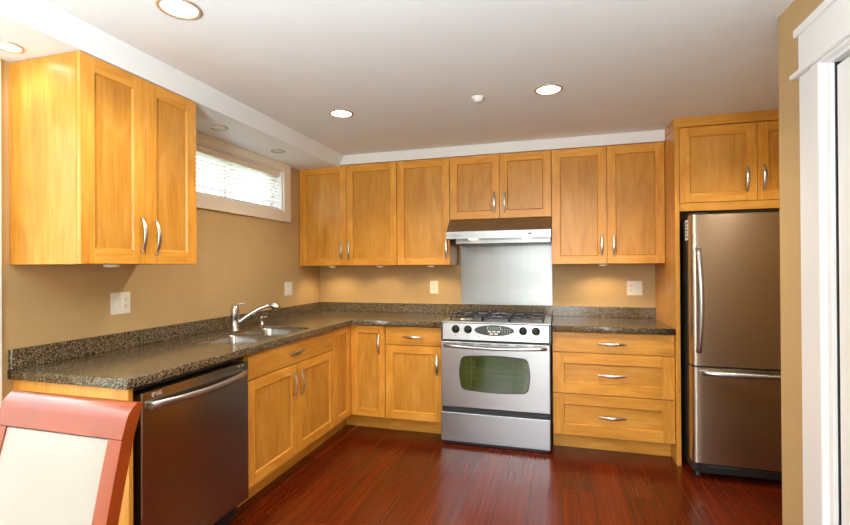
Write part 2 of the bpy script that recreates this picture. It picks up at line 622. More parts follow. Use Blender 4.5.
gs = thing('door_3', 'white framed glass side door at the end of the left wall', 'door', (-0.08, (SD0 + SD1) / 2, 0))
gs['kind'] = 'structure'
w2 = (SD1 - SD0) / 2
m = MB()
for a in (-w2, w2 - 0.05, -0.03):
    m.box((-0.04, a, 0), (0.04, a + 0.05, SDZ - 0.05))
m.box((-0.04, -w2, SDZ - 0.05), (0.04, w2, SDZ)); m.box((-0.04, -w2 + 0.05, 0), (0.04, w2 - 0.05, 0.03))
m.build('frame', WHITE, gs)
for a, b in ((-w2 + 0.05, -0.03), (0.02, w2 - 0.05)):
    MB().box((-0.004, a, 0.03), (0.004, b, SDZ - 0.05)).build('pane', bpy.data.materials['clear_glass'], gs)

# outside: lawn, hedge beyond the garden door, neighbour house beyond the kitchen window
LAWN = leaf_mat('lawn_green', (0.06, 0.14, 0.03, 1), (0.12, 0.24, 0.05, 1))
HEDGE = leaf_mat('hedge_green', (0.02, 0.07, 0.012, 1), (0.13, 0.26, 0.06, 1))
structure(MB().box((-14, -20, -0.25), (14, BACK_Y - 0.16, -0.12)), 'ground', LAWN)
hb = MB()
for i in range(26):
    x = -5.5 + i * 0.5 + random.uniform(-0.15, 0.15)
    h = random.uniform(1.75, 2.5)
    pr = [(0.02, -0.12)]
    for k in range(1, 9):
        t = k / 9
        pr.append((0.75 * math.sin(PI * (0.15 + 0.8 * t)) * random.uniform(0.85, 1.15), h * t - 0.12))
    pr.append((0.02, h))
    hb.lathe(pr, (x, -10.6 + random.uniform(-0.3, 0.3), 0), seg=9)
hedge = hb.build('hedge', HEDGE)
tag(hedge, 'tall green garden hedge beyond the glass door', 'hedge')
hedge['kind'] = 'stuff'

# ------------------------------------------------------------------ kitchen window
win = thing('window_1', 'small high white window with cream casing on the left wall', 'window', (0, (WY0 + WY1) / 2, WZ0))
win['kind'] = 'structure'
LOCW = Vector((0, (WY0 + WY1) / 2, WZ0))


def sub(mb, name, mats, parent, base, **k):
    """build in world coordinates, then hang under a thing standing at `base`"""
    bmesh.ops.translate(mb.bm, verts=mb.bm.verts, vec=-Vector(base))
    return mb.build(name, mats, parent, **k)


m = MB()
m.box((0.0005, WY1, 1.732), (0.02, -0.535, 2.2245), 0.002)
m.box((0.0005, -1.92, 1.732), (0.02, WY0, 2.2245), 0.002)
m.box((0.0005, WY0, 1.732), (0.02, WY1, WZ0), 0.002)
m.box((0.0005, WY0, WZ1), (0.02, WY1, 2.2245), 0.002)
sub(m, 'casing', CREAMTRIM, win, LOCW)
m = MB()
m.box((-0.148, WY0, WZ0), (0.0, WY0 + 0.012, WZ1)); m.box((-0.148, WY1 - 0.012, WZ0), (0.0, WY1, WZ1))
m.box((-0.148, WY0, WZ0), (0.0, WY1, WZ0 + 0.012)); m.box((-0.148, WY0, WZ1 - 0.012), (0.0, WY1, WZ1))
sub(m, 'jamb', WHITE, win, LOCW)
m = MB()
for y0, y1, z0, z1 in ((WY0 + .012, WY0 + .05, WZ0 + .012, WZ1 - .012), (WY1 - .05, WY1 - .012, WZ0 + .012, WZ1 - .012),
                       (WY0 + .05, WY1 - .05, WZ0 + .012, WZ0 + .045), (WY0 + .05, WY1 - .05, WZ1 - .045, WZ1 - .012)):
    m.box((-0.13, y0, z0), (-0.09, y1, z1), 0.002)
m.box((-0.125, -1.235, WZ0 + .045), (-0.095, -1.205, WZ1 - .045))
sub(m, 'sash', WHITE, win, LOCW)
m = MB().box((-0.113, WY0 + .05, WZ0 + .045), (-0.108, WY1 - .05, WZ1 - .045))
sub(m, 'pane', bpy.data.materials['clear_glass'], win, LOCW)

bl = thing('window_blind', 'white horizontal slat blind hanging in the small high window', 'blind', (-0.045, (WY0 + WY1) / 2, WZ1))
B0 = (-0.045, (WY0 + WY1) / 2, WZ1)
by0, by1 = WY0 + 0.02, WY1 - 0.02
sub(MB().box((-0.078, by0, WZ1 - 0.058), (-0.010, by1, WZ1 - 0.0125), 0.004), 'headrail', CREAMTRIM, bl, B0)
m = MB()
z = WZ1 - 0.075
while z > WZ0 + 0.045:
    m.prism([(-0.068, z - 0.002), (-0.066, z), (-0.022, z + 0.006), (-0.020, z + 0.0042)], 'y', by0 + 0.004, by1 - 0.004)
    z -= 0.029
sub(m, 'slats', BLIND, bl, B0)
sub(MB().box((-0.07, by0, WZ0 + 0.014), (-0.02, by1, WZ0 + 0.03), 0.003), 'bottom_rail', BLIND, bl, B0)
for yy in (-1.62, -1.23, -0.84):
    m = MB()
    m.cyl((-0.045, yy, WZ0 + 0.02), (-0.045, yy, WZ1 - 0.03), 0.0009, seg=6)
    sub(m, 'cord', BLIND, bl, B0)

# neighbour's house outside
HOUSE = plain('pale_render', srgb(205, 212, 220), 0.8, var=0.03)
hs = thing('neighbour_house', 'pale house with square gridded windows seen through the blind', 'house', (-5.5, 1.0, -0.2))
MB().box((-0.4, -6, 0), (0, 7, 3.4)).build('wall', HOUSE, hs)
HW = plain('dark_house_glass', srgb(120, 140, 165), 0.2, var=0.1)
for (ya, za) in ((-0.9, 2.4), (0.7, 2.4), (2.2, 2.4)):
    w = MB().box((0.0, ya - 0.55, za - 0.1), (0.06, ya + 0.55, za + 0.85)).build('window', HOUSE, hs)
    m = MB()
    for i in range(4):
        for j in range(3):
            m.box((0.055, ya - 0.5 + i * 0.26, za - 0.04 + j * 0.29), (0.075, ya - 0.5 + i * 0.26 + 0.2, za - 0.04 + j * 0.29 + 0.23))
    m.build('panes', HW, w)
structure(MB().box((-1.75, -7.5, -0.2), (-1.6, -2.0, 2.9)), 'wall_sky_blocker', HOUSE)  # added unseen wall, keeps sky light out of the side door
structure(MB().box((-16, BACK_Y - 0.15, -0.25), (-0.31, 14, -0.12)), 'ground_side', LAWN)

# ------------------------------------------------------------------ right-hand door with craftsman casing
dr = thing('door_1', 'white door with deep header casing at the right edge', 'door', (RW, (DY0 + DY1) / 2, 0))
dr['kind'] = 'structure'
DB = (RW, (DY0 + DY1) / 2, 0)
m = MB()
CY0 = -2.121
# stepped side casings
m.box((RW - 0.020, -2.21, 0), (RW - 0.0005, CY0, 2.006), 0.002)
m.box((RW - 0.027, DY1 + 0.024, 0), (RW - 0.0005, -2.21, 2.006), 0.003)
m.box((RW - 0.020, DY0 - 0.165, 0), (RW - 0.0005, DY0 - 0.076, 2.006), 0.002)
m.box((RW - 0.027, DY0 - 0.076, 0), (RW - 0.0005, DY0 - 0.024, 2.006), 0.003)
m.box((RW - 0.027, DY0 - 0.024, DZ + 0.01), (RW - 0.0005, DY1 + 0.024, 2.006), 0.002)
sub(m, 'casing', WHITE, dr, DB)
m = MB()
m.box((RW - 0.022, DY0 - 0.165, 2.024), (RW - 0.0005, CY0, 2.152), 0.002)
m.box((RW - 0.038, DY0 - 0.19, 2.006), (RW - 0.0005, CY0 + 0.030, 2.024), 0.004)
m.box((RW - 0.030, DY0 - 0.185, 2.152), (RW - 0.0005, CY0 + 0.018, 2.182), 0.003)
sub(m, 'header', WHITE, dr, DB)
m = MB()
m.box((RW - 0.008, DY1, 0), (RW + 0.11, DY1 + 0.024, DZ + 0.012))
m.box((RW - 0.008, DY0 - 0.024, 0), (RW + 0.11, DY0, DZ + 0.012))
m.box((RW - 0.008, DY0, DZ), (RW + 0.11, DY1, DZ + 0.012))
# stops behind the leaf
m.box((RW + 0.045, DY1 - 0.03, 0), (RW + 0.06, DY1, DZ)); m.box((RW + 0.045, DY0, 0), (RW + 0.06, DY0 + 0.03, DZ)); m.box((RW + 0.045, DY0, DZ - 0.03), (RW + 0.06, DY1, DZ))
sub(m, 'jamb', WHITE, dr, DB)
sub(MB().box((RW + 0.0045, DY1 - 0.005, 0.01), (RW + 0.042, DY1 - 0.0005, DZ)), 'gap_shade_strip', BLACK, dr, DB)  # black strip standing in for the shade deep in the door gap
sub(MB().box((RW + 0.005, DY0 + 0.004, 0.01), (RW + 0.043, DY1 - 0.013, DZ - 0.013), 0.002), 'leaf', WHITE, dr, DB)
m = MB().lathe([(0.0, 0.0), (0.025, 0.0), (0.025, -0.008), (0.01, -0.012), (0.01, -0.04), (0.027, -0.05), (0.022, -0.07), (0.0, -0.072)],
               (RW + 0.005, DY0 + 0.07, 1.0), 'x', 20)
sub(m, 'knob', NICKEL, dr, DB)
# baseboard on the wall strip
structure(MB().box((RW - 0.014, DY0 - 1.8, 0), (RW - 0.0005, DY0 - 0.167, 0.1), 0.003), 'baseboard_right', WHITE)


# ------------------------------------------------------------------ cabinets
def pull(parent, c, vertical=True, L=0.168):
    """bowed nickel pull on a front whose face is y=c[1], facing -y"""
    x, y, z = c
    pts, rad = [], []
    n = 14
    for i in range(n + 1):
        t = i / n
        s = (t - 0.5) * (L - 0.012)
        bow = 0.010 + 0.020 * math.sin(PI * t)
        pts.append((x, y - bow, z + s) if vertical else (x + s, y - bow, z))
        rad.append(0.0052 + 0.0060 * math.sin(PI * t))
    m = MB()
    m.tube(pts, rad, 12, flat=(0.42, 1.0), upv=(0, -1, 0))
    for sgn in (-1, 1):
        s = sgn * (L / 2 - 0.010)
        p = Vector((x, y, z)) + (Vector((0, 0, s)) if vertical else Vector((s, 0, 0)))
        m.cyl(p, p + Vector((0, -0.014, 0)), 0.0058, 0.0050, 12)
        e = p + (Vector((0, 0, sgn * 0.008)) if vertical else Vector((sgn * 0.008, 0, 0)))
        m.tube([p + Vector((0, -0.011, 0)), e + Vector((0, -0.009, 0))], [0.006, 0.0045], 10)
    return m.build('handle', NICKEL, parent)


def shaker(parent, x0, x1, z0, z1, y=0.0, t=0.020, name='door', sw=0.062, slab=False, rail=None):
    """five piece front; outer face at y, body behind at y+t"""
    g = 0.0014
    x0 += g; x1 -= g; z0 += g; z1 -= g
    m = MB()
    if slab:
        m.box((x0, y, z0), (x1, y + t, z1), 0.0015, mi=1)
    else:
        rw = rail or sw
        m.box((x0, y, z0), (x0 + sw, y + t, z1), 0.0012, mi=0)
        m.box((x1 - sw, y, z0), (x1, y + t, z1), 0.0012, mi=0)
        m.box((x0 + sw, y, z0), (x1 - sw, y + t, z0 + rw), 0.0012, mi=1)
        m.box((x0 + sw, y, z1 - rw), (x1 - sw, y + t, z1), 0.0012, mi=1)
        d, c = 0.009, 0.005
        a0, a1, b0, b1 = x0 + sw, x1 - sw, z0 + rw, z1 - rw
        m.box((a0, y + d, b0), (a1, y + t - 0.002, b1), mi=1 if name == 'drawer' else 2)
        e = 0.0004
        # chamfered inner lip
        m.quad([(a0, y + e, b0), (a1, y + e, b0), (a1 - c, y + d - e, b0 + c), (a0 + c, y + d - e, b0 + c)], 1)
        m.quad([(a0, y + e, b1), (a0 + c, y + d - e, b1 - c), (a1 - c, y + d - e, b1 - c), (a1, y + e, b1)], 1)
        m.quad([(a0, y + e, b0), (a0 + c, y + d - e, b0 + c), (a0 + c, y + d - e, b1 - c), (a0, y + e, b1)], 0)
        m.quad([(a1, y + e, b0), (a1, y + e, b1), (a1 - c, y + d - e, b1 - c), (a1 - c, y + d - e, b0 + c)], 0)
    # origin in the middle of the front so that grain differs
    o = m.build(name, MAPLE, parent, origin=((x0 + x1) / 2, y, (z0 + z1) / 2))
    return o


def hung_pull(front, c, vertical=True, L=0.168):
    """handle as a sub-part of a front (coordinates of the cabinet)"""
    o = pull(front, Vector(c) - front.location, vertical, L)
    return o


def wall_cabinet(name, label, loc, rz, w, depth, z0, z1, doors, handles, group, ext=()):
    """local frame: x along the width, front face of the doors at y=0 looking to -y; loc is the front left corner"""
    c = thing(name, label, 'cabinet', loc, rz, group)
    MB().box((0.0005, 0.0205, z0), (w - 0.0005, depth - 0.001, z1), 0.001).build('body', MAPLE, c)
    for i, (a, b) in enumerate(doors):
        d = shaker(c, a, b, z0 + (0.0), z1)
        if handles[i] is not None:
            hung_pull(d, (handles[i][0], 0, handles[i][1]))
    return c


UG = 'maple wall cabinets'
UZ0, UZ1 = 1.3515, 2.2376
UB = UZ0
HZ = UZ0 + 0.135
wall_cabinet('wall_cabinet', 'two-door maple wall cabinet on the left wall beside the window', (0.404, -2.673, 0), PI / 2,
             0.626, 0.404, 1.360, 2.2225, [(0.001, 0.310), (0.310, 0.625)], [(0.284, 1.494), (0.360, 1.487)], UG)
wall_cabinet('wall_cabinet', 'two-door maple wall cabinet in the back left corner', (0.003, -UD, 0), 0,
             0.937, UD, UZ0, UZ1, [(0.001, 0.465), (0.465, 0.936)], [(0.422, HZ), (0.494, HZ)], UG)
wall_cabinet('wall_cabinet', 'single-door maple wall cabinet just left of the range hood', (0.9405, -UD, 0), 0,
             0.4625, UD, UZ0, UZ1, [(0.001, 0.4615)], [(0.453 - 0.018, HZ)], UG)
wall_cabinet('wall_cabinet', 'short two-door maple wall cabinet above the range hood', (1.4035, -UD, 0), 0,
             0.8085, UD, 1.722, UZ1, [(0.001, 0.4075), (0.4075, 0.8075)], [(0.368, 1.852), (0.450, 1.852)], UG)
wall_cabinet('wall_cabinet', 'two-door maple wall cabinet between the range hood and the fridge panel', (2.2125, -UD, 0), 0,
             0.796, UD, UZ0, UZ1, [(0.001, 0.400), (0.400, 0.795)], [(0.361, HZ + 0.005), (0.447, HZ + 0.005)], UG)

# fridge surround: tall panel and the cabinet over the fridge
tp = MB().box((PXF, -0.652, 0.0), (PXF + 0.0275, -0.001, 2.2555), 0.001).build('fridge_side_panel', MAPLE)
tag(tp, 'tall maple panel standing between the drawer base and the fridge', 'cabinet panel')
FC = wall_cabinet('wall_cabinet', 'maple wall cabinet above the stainless fridge', (PXF + 0.029, -0.640, 0), 0,
                  0.945, 0.640, 1.752, 2.2555, [(0.002, 0.452), (0.452, 0.943)], [(0.392, 1.893), (0.486, 1.896)], UG)
m = MB()
m.box((-0.032, -0.016, 2.2565), (0.944, 0.02, CEIL - 0.0005), 0.002, mi=1)
m.box((-0.032, 0.02, 2.2565), (-0.012, 0.262, CEIL - 0.0005), 0.002, mi=1)
m.build('crown_board', MAPLE, FC)
MB().box((0.0, 0.002, 1.697), (0.945, 0.03, 1.7505), 0.0015, mi=1).build('bottom_rail', MAPLE, FC)

# base cabinets -------------------------------------------------------------
BG = 'maple base cabinets'
BZ0, BZ1 = 0.131, 0.8715


def base_body(c, w, depth, toe, z1=BZ1):
    """carcass and kick board; toe = recess of the kick board behind the door face"""
    m = MB()
    m.box((0.0005, 0.0205, BZ0 - 0.006), (w - 0.0005, depth - 0.001, z1), 0.001)
    m.build('body', MAPLE, c)
    MB().box((0.0005, toe, 0.0), (w - 0.0005, toe + 0.018, BZ0 - 0.007), mi=1).build('kick_board', MAPLE, c)


# sink base on the left wall (front faces +x)
SBY0, SBW = -1.929, 1.009
c = thing('base_cabinet', 'maple sink base cabinet with two doors under the sink', 'cabinet', (BD, SBY0, 0), PI / 2, BG)
m = MB()
m.box((0.0005, 0.0205, BZ0 - 0.006), (SBW - 0.0005, 0.04, 0.868), 0.001)
m.box((0.0005, 0.04, BZ0 - 0.006), (0.018, BD - 0.001, 0.868)); m.box((SBW - 0.018, 0.04, BZ0 - 0.006), (SBW - 0.0005, BD - 0.001, 0.868))
m.box((0.018, 0.04, BZ0 - 0.006), (SBW - 0.018, BD - 0.001, 0.145))
m.build('body', MAPLE, c)
MB().box((0.0005, 0.101, 0.0), (SBW - 0.0005, 0.119, BZ0 - 0.007), mi=1).build('kick_board', MAPLE, c)
ff = shaker(c, 0.001, SBW - 0.001, 0.722, 0.866, name='drawer_front', slab=True)
hung_pull(ff, (0.497, 0, 0.793), False)
d = shaker(c, 0.001, 0.5, BZ0, 0.719); hung_pull(d, (0.454, 0, 0.588))
d = shaker(c, 0.5, SBW - 0.001, BZ0, 0.719); hung_pull(d, (0.538, 0, 0.583))

# corner base cabinet: one door on each leg
c = thing('base_cabinet', 'maple corner base cabinet with two doors meeting in the inner corner', 'cabinet', (BD, -BD, 0), 0, BG)
m = MB()
CW, CL = 0.2985, 0.2935
m.prism([(-BD + 0.002, BD - 0.002), (-BD + 0.002, -CL), (-0.0205, -CL), (-0.0205, 0.0205), (CW, 0.0205), (CW, BD - 0.002)], 'z', BZ0 - 0.006, BZ1)
m.build('body', MAPLE, c)
m = MB()
m.prism([(-0.101, -CL), (-0.101, 0.127), (CW, 0.127), (CW, 0.145), (-0.119, 0.145), (-0.119, -CL)], 'z', 0, BZ0 - 0.007, mi=1)
m.build('kick_board', MAPLE, c)
d = shaker(c, 0.0015, CW - 0.001, BZ0, 0.866, sw=0.058); hung_pull(d, (0.247, 0, 0.72))
dm = shaker(c, 0.0, CL - 0.001, BZ0, 0.866, sw=0.058)
dm.rotation_euler = (0, 0, PI / 2)
dm.location = (0, -CL / 2 - 0.0005, (BZ0 + 0.866) / 2)

# drawer over door, left of the range
c = thing('base_cabinet', 'maple base cabinet with one drawer over one door left of the range', 'cabinet', (0.9255, -BD, 0), 0, BG)
BW_ = 0.4685
base_body(c, BW_, BD, 0.127)
d = shaker(c, 0.001, BW_ - 0.001, 0.721, 0.866, name='drawer', slab=True); hung_pull(d, (0.233, 0, 0.787), False)
d = shaker(c, 0.001, BW_ - 0.001, BZ0, 0.718); hung_pull(d, (0.428, 0, 0.577))

# three drawers, right of the range
c = thing('base_cabinet', 'maple base cabinet with three wide drawers between range and fridge', 'cabinet', (2.2145, -BD, 0), 0, BG)
DW_ = 0.794
base_body(c, DW_, BD, 0.127)
for z0, z1, hz, slab in ((0.722, 0.866, 0.79, True), (0.428, 0.719, 0.569, False), (BZ0, 0.425, 0.277, False)):
    d = shaker(c, 0.001, DW_ - 0.001, z0, z1, name='drawer', slab=slab, sw=0.075)
    hung_pull(d, (0.400, 0, hz), False, 0.19)

# end panel by the dishwasher
ep = MB().box((0.005, -2.664, 0), (0.640, -2.644, 0.8715), 0.001).build('base_end_panel', MAPLE)
tag(ep, 'maple end panel closing the counter beside the dishwasher, behind the chair', 'cabinet panel')


# ------------------------------------------------------------------ worktops (2D curves with holes, filled and extruded)
def rounded(poly, rads, n=6):
    out = []
    k = len(poly)
    for i in range(k):
        p0, p1, p2 = Vector(poly[i - 1]), Vector(poly[i]), Vector(poly[(i + 1) % k])
        r = rads[i] if hasattr(rads, '__len__') else rads
        if r <= 0:
            out.append(tuple(p1)); continue
        a = (p0 - p1).normalized(); b = (p2 - p1).normalized()
        q0, q2 = p1 + a * r, p1 + b * r
        for j in range(n + 1):
            t = j / n
            out.append(tuple(q0 * (1 - t) ** 2 + p1 * 2 * t * (1 - t) + q2 * t * t))
    return out


def slab_mesh(name, outlines, z0, z1, bev, mat, parent=None):
    cu = bpy.data.curves.new(name + '_outline', 'CURVE')
    cu.dimensions = '2D'
    cu.fill_mode = 'BOTH'
    cu.extrude = (z1 - z0) / 2 - bev
    cu.bevel_depth = bev
    cu.bevel_resolution = 2
    cu.offset = -bev
    for pts in outlines:
        sp = cu.splines.new('POLY')
        sp.points.add(len(pts) - 1)
        for p, q in zip(sp.points, pts):
            p.co = (q[0], q[1], 0, 1)
        sp.use_cyclic_u = True
    tmp = bpy.data.objects.new('tmp', cu)
    COL.objects.link(tmp)
    dg = bpy.context.evaluated_depsgraph_get()
    me = bpy.data.meshes.new_from_object(tmp.evaluated_get(dg))
    COL.objects.unlink(tmp)
    bpy.data.objects.remove(tmp)
    me.name = name
    me.materials.clear(); me.materials.append(mat)
    o = bpy.data.objects.new(name, me)
    o.location.z = (z0 + z1) / 2
    COL.objects.link(o)
    if parent:
        o.parent = parent
    return o


CD = 0.656
# sink opening and bowls: plan outlines
CUT = rounded([(0.185, -1.885), (0.580, -1.885), (0.580, -1.150), (0.185, -1.150)], [0.06, 0.06, 0.10, 0.10])
BOWL1 = rounded([(0.197, -1.873), (0.568, -1.873), (0.568, -1.520), (0.197, -1.520)], [0.055, 0.055, 0.045, 0.045])
BOWL2 = rounded([(0.197, -1.492), (0.568, -1.492), (0.568, -1.162), (0.197, -1.162)], [0.045, 0.045, 0.09, 0.09])
wt = thing('worktop', 'L-shaped dark speckled granite worktop along left and back walls with the sink', 'worktop', (0, 0, 0), 0, 'granite worktops')
L_out = rounded([(0.001, -2.681), (CD, -2.681), (CD, -CD), (1.3975, -CD), (1.3975, -0.040), (2.2105, -0.040), (2.2105, -0.001), (0.001, -0.001)],
                [0, 0.012, 0.015, 0, 0, 0, 0, 0], 4)
slab_mesh('slab', [L_out, CUT], CT - 0.040, CT, 0.004, GRAN, wt)
m = MB().box((0.001, -2.678, CT), (0.020, -0.001, 0.998), 0.002); m.build('backsplash', GRAN, wt)
m = MB().box((0.020, -0.020, CT), (2.2105, -0.001, 0.998), 0.002); m.build('backsplash', GRAN, wt)
wt2 = thing('worktop', 'short dark speckled granite worktop right of the range', 'worktop', (0, 0, 0), 0, 'granite worktops')
slab_mesh('slab', [[(2.2115, -CD), (PXF - 0.001, -CD), (PXF - 0.001, -0.001), (2.2115, -0.001)]], CT - 0.040, CT, 0.004, GRAN, wt2)
m = MB().box((2.2115, -0.020, CT), (PXF - 0.001, -0.001, 0.998), 0.002); m.build('backsplash', GRAN, wt2)

# ------------------------------------------------------------------ sink, faucet, soap dispenser
sk = thing('sink', 'stainless steel double bowl undermount sink in the left worktop', 'sink', (0.38, -1.52, CT - 0.04))
SB = Vector((0.38, -1.52, CT - 0.04))


def bowl(outline, depth, drain):
    m = MB()
    bm = m.bm
    cx = sum(p[0] for p in outline) / len(outline); cy = sum(p[1] for p in outline) / len(outline)
    rings = []
    lv = [(1.0, 0.0), (0.99, -0.003), (0.975, -0.012), (0.965, -depth * 0.6), (0.94, -depth + 0.03), (0.86, -depth), (0.15, -depth - 0.006)]
    for s, dz in lv:
        rings.append([bm.verts.new((cx + (p[0] - cx) * s, cy + (p[1] - cy) * s, CT - 0.011 + dz)) for p in outline])
    for a, b in zip(rings[:-1], rings[1:]):
        for k in range(len(outline)):
            j = (k + 1) % len(outline)
            f = bm.faces.new((a[k], a[j], b[j], b[k])); f.smooth = True
    f = bm.faces.new(rings[-1])
    bo = sub(m, 'bowl', SINKS, sk, SB)
    d = MB().lathe([(0.0, 0.0), (0.042, 0.0), (0.045, 0.003), (0.036, 0.005), (0.028, 0.002), (0.0, 0.002)], (cx, cy, CT - 0.011 - depth - 0.004), seg=24)
    bmesh.ops.translate(d.bm, verts=d.bm.verts, vec=-SB)
    d.build('drain', CHROME, bo)


CUT_IN = rounded([(0.1855, -1.8845), (0.5795, -1.8845), (0.5795, -1.1505), (0.1855, -1.1505)], [0.06, 0.06, 0.10, 0.10])
rim = slab_mesh('rim', [CUT_IN, BOWL1, BOWL2], CT - 0.0125, CT - 0.0105, 0.0005, SINKS, sk)
rim.location -= SB
bowl(BOWL1, 0.19, None)
bowl(BOWL2, 0.16, None)

FB = Vector((0.150, -1.432, CT))
fa = thing('faucet', 'brushed chrome single lever kitchen faucet behind the sink', 'faucet', FB)
m = MB().lathe([(0.0, 0.0005), (0.031, 0.0005), (0.031, 0.005), (0.0265, 0.009), (0.0255, 0.085), (0.0275, 0.092), (0.0285, 0.145), (0.026, 0.162), (0.018, 0.175), (0.0, 0.180)], (0, 0, 0), seg=28)
m.build('body', CHROME, fa)
sx, sy = math.cos(math.radians(33)), math.sin(math.radians(33))
pts, rad = [], []
for r, z in ((0.010, 0.050), (0.035, 0.066), (0.08, 0.100), (0.12, 0.126), (0.16, 0.147), (0.20, 0.161), (0.222, 0.165)):
    pts.append((r * sx, r * sy, z)); rad.append(0.0155 if r < 0.2 else 0.0145)
MB().tube(pts, rad, 16, upv=(0, 0, 1)).build('spout', CHROME, fa)
pts = [(r * sx, r * sy, z) for r, z in ((0.224, 0.165), (0.236, 0.166), (0.250, 0.163), (0.264, 0.156), (0.275, 0.146), (0.280, 0.139))]
MB().tube(pts, [0.0155, 0.0195, 0.0245, 0.0265, 0.0245, 0.0185], 18, upv=(0, 0, 1)).build('spray_head', CHROME, fa)
MB().tube([(0.0, 0.0, 0.172), (0.018, 0.010, 0.181), (0.040, 0.022, 0.184), (0.056, 0.031, 0.180)], [0.010, 0.009, 0.0075, 0.009], 12, flat=(0.7, 1.3)).build('lever', CHROME, fa)

so = thing('soap_dispenser', 'small chrome soap dispenser beside the faucet', 'soap dispenser', (0.125, -1.105, CT))
MB().lathe([(0, 0.0005), (0.021, 0.0005), (0.021, 0.005), (0.012, 0.010), (0.011, 0.040), (0.015, 0.046), (0.015, 0.062), (0.0, 0.066)], (0, 0, 0), seg=20).build('pump', CHROME, so)
MB().tube([(0, 0, 0.056), (0.02, 0.004, 0.060), (0.045, 0.01, 0.056)], [0.008, 0.0065, 0.005], 10).build('nozzle', CHROME, so)


# ------------------------------------------------------------------ lettering
def text(name, body, size, mat, parent, loc, rot, depth=0.0004, align='LEFT'):
    cu = bpy.data.curves.new(name, 'FONT')
    cu.body = body
    cu.size = size
    cu.extrude = depth
    cu.align_x = align
    cu.align_y = 'CENTER'
    t = bpy.data.objects.new('tmp', cu)
    COL.objects.link(t)
    dg = bpy.context.evaluated_depsgraph_get()
    me = bpy.data.meshes.new_from_object(t.evaluated_get(dg))
    COL.objects.unlink(t); bpy.data.objects.remove(t)
    me.materials.clear(); me.materials.append(mat)
    o = bpy.data.objects.new(name, me)
    COL.objects.link(o)
    o.parent = parent
    o.location = loc
    o.rotation_euler = rot
    return o


# ------------------------------------------------------------------ dishwasher (front faces +x)
DWF = 0.650
dw = thing('dishwasher', 'dark stainless dishwasher at the near end of the left worktop', 'dishwasher', (DWF, -2.619, 0), PI / 2)
W = 0.668
MB().box((0.012, 0.045, 0.09), (W - 0.008, DWF - 0.03, 0.825)).build('tub', BLACK, dw)
STEELD = steel('dishwasher_steel', (0.40, 0.34, 0.28, 1), 0.20, 'x', 0.03, aniso=0.6)  # brown tint carries the wood floor's reflection in the base colour
MB().box((0.004, 0.0, 0.105), (W - 0.003, 0.042, 0.838), 0.004, seg=2).build('door', STEELD, dw)
MB().box((0.0, 0.05, 0.842), (W + 0.019, 0.3, 0.8705)).build('mounting_trim', BLACK, dw)
MB().box((0.02, 0.07, 0.0), (W - 0.01, 0.085, 0.10)).build('toe_panel', BLACK, dw)
m = MB()
n = 16
pts, rad = [], []
for i in range(n + 1):
    t = i / n
    x = 0.040 + (W - 0.078) * t
    pts.append((x, -0.014 - 0.026 * math.sin(PI * t) ** 0.8, 0.783 - 0.010 * math.sin(PI * t)))
    rad.append(0.0145)
m.tube(pts, rad, 12, flat=(1.15, 0.62), upv=(0, 0, 1))
for x in (0.046, W - 0.044):
    m.box((x - 0.012, -0.020, 0.769), (x + 0.012, 0.001, 0.797), 0.002)
m.build('handle', STEEL, dw)
# maker's badge: ring with the letters beside it
m = MB()
ringp = [(0.062 + 0.0085 * math.cos(a), -0.0006, 0.821 + 0.0085 * math.sin(a)) for a in [math.radians(d) for d in range(0, 285, 15)]]
m.tube(ringp, 0.0011, 6)
m.cyl((0.059, -0.0006, 0.823), (0.059, 0.0002, 0.823), 0.0014, seg=8)
m.box((0.0615, -0.0008, 0.8165), (0.0630, 0.0002, 0.8255)); m.box((0.0615, -0.0008, 0.8165), (0.0665, 0.0002, 0.818))
lg = m.build('badge', WINK, dw)
text('lettering', 'LG', 0.022, WINK, lg, (0.076, -0.0004, 0.821), (PI / 2, 0, 0))
m = MB()
m.box((W - 0.085, -0.0006, 0.824), (W - 0.070, 0.0002, 0.827)); m.box((W - 0.056, -0.0006, 0.824), (W - 0.044, 0.0002, 0.827))
m.build('markings', WINK, dw)

# ------------------------------------------------------------------ range
RX0, RX1, RF = 1.400, 2.2095, 0.690
RWID = RX1 - RX0
rg = thing('range', 'stainless steel gas range under the hood with an oval clock panel', 'range', (RX0, -RF, 0))
MB().box((0.012, 0.035, 0.03), (RWID - 0.006, RF - 0.045, 0.9), 0.002).build('body', BLACK, rg)
# cooktop
m = MB()
m.box((0.004, 0.012, 0.9135), (RWID - 0.003, RF - 0.044, 0.926), 0.004, seg=2)
m.build('cooktop', STEEL, rg)
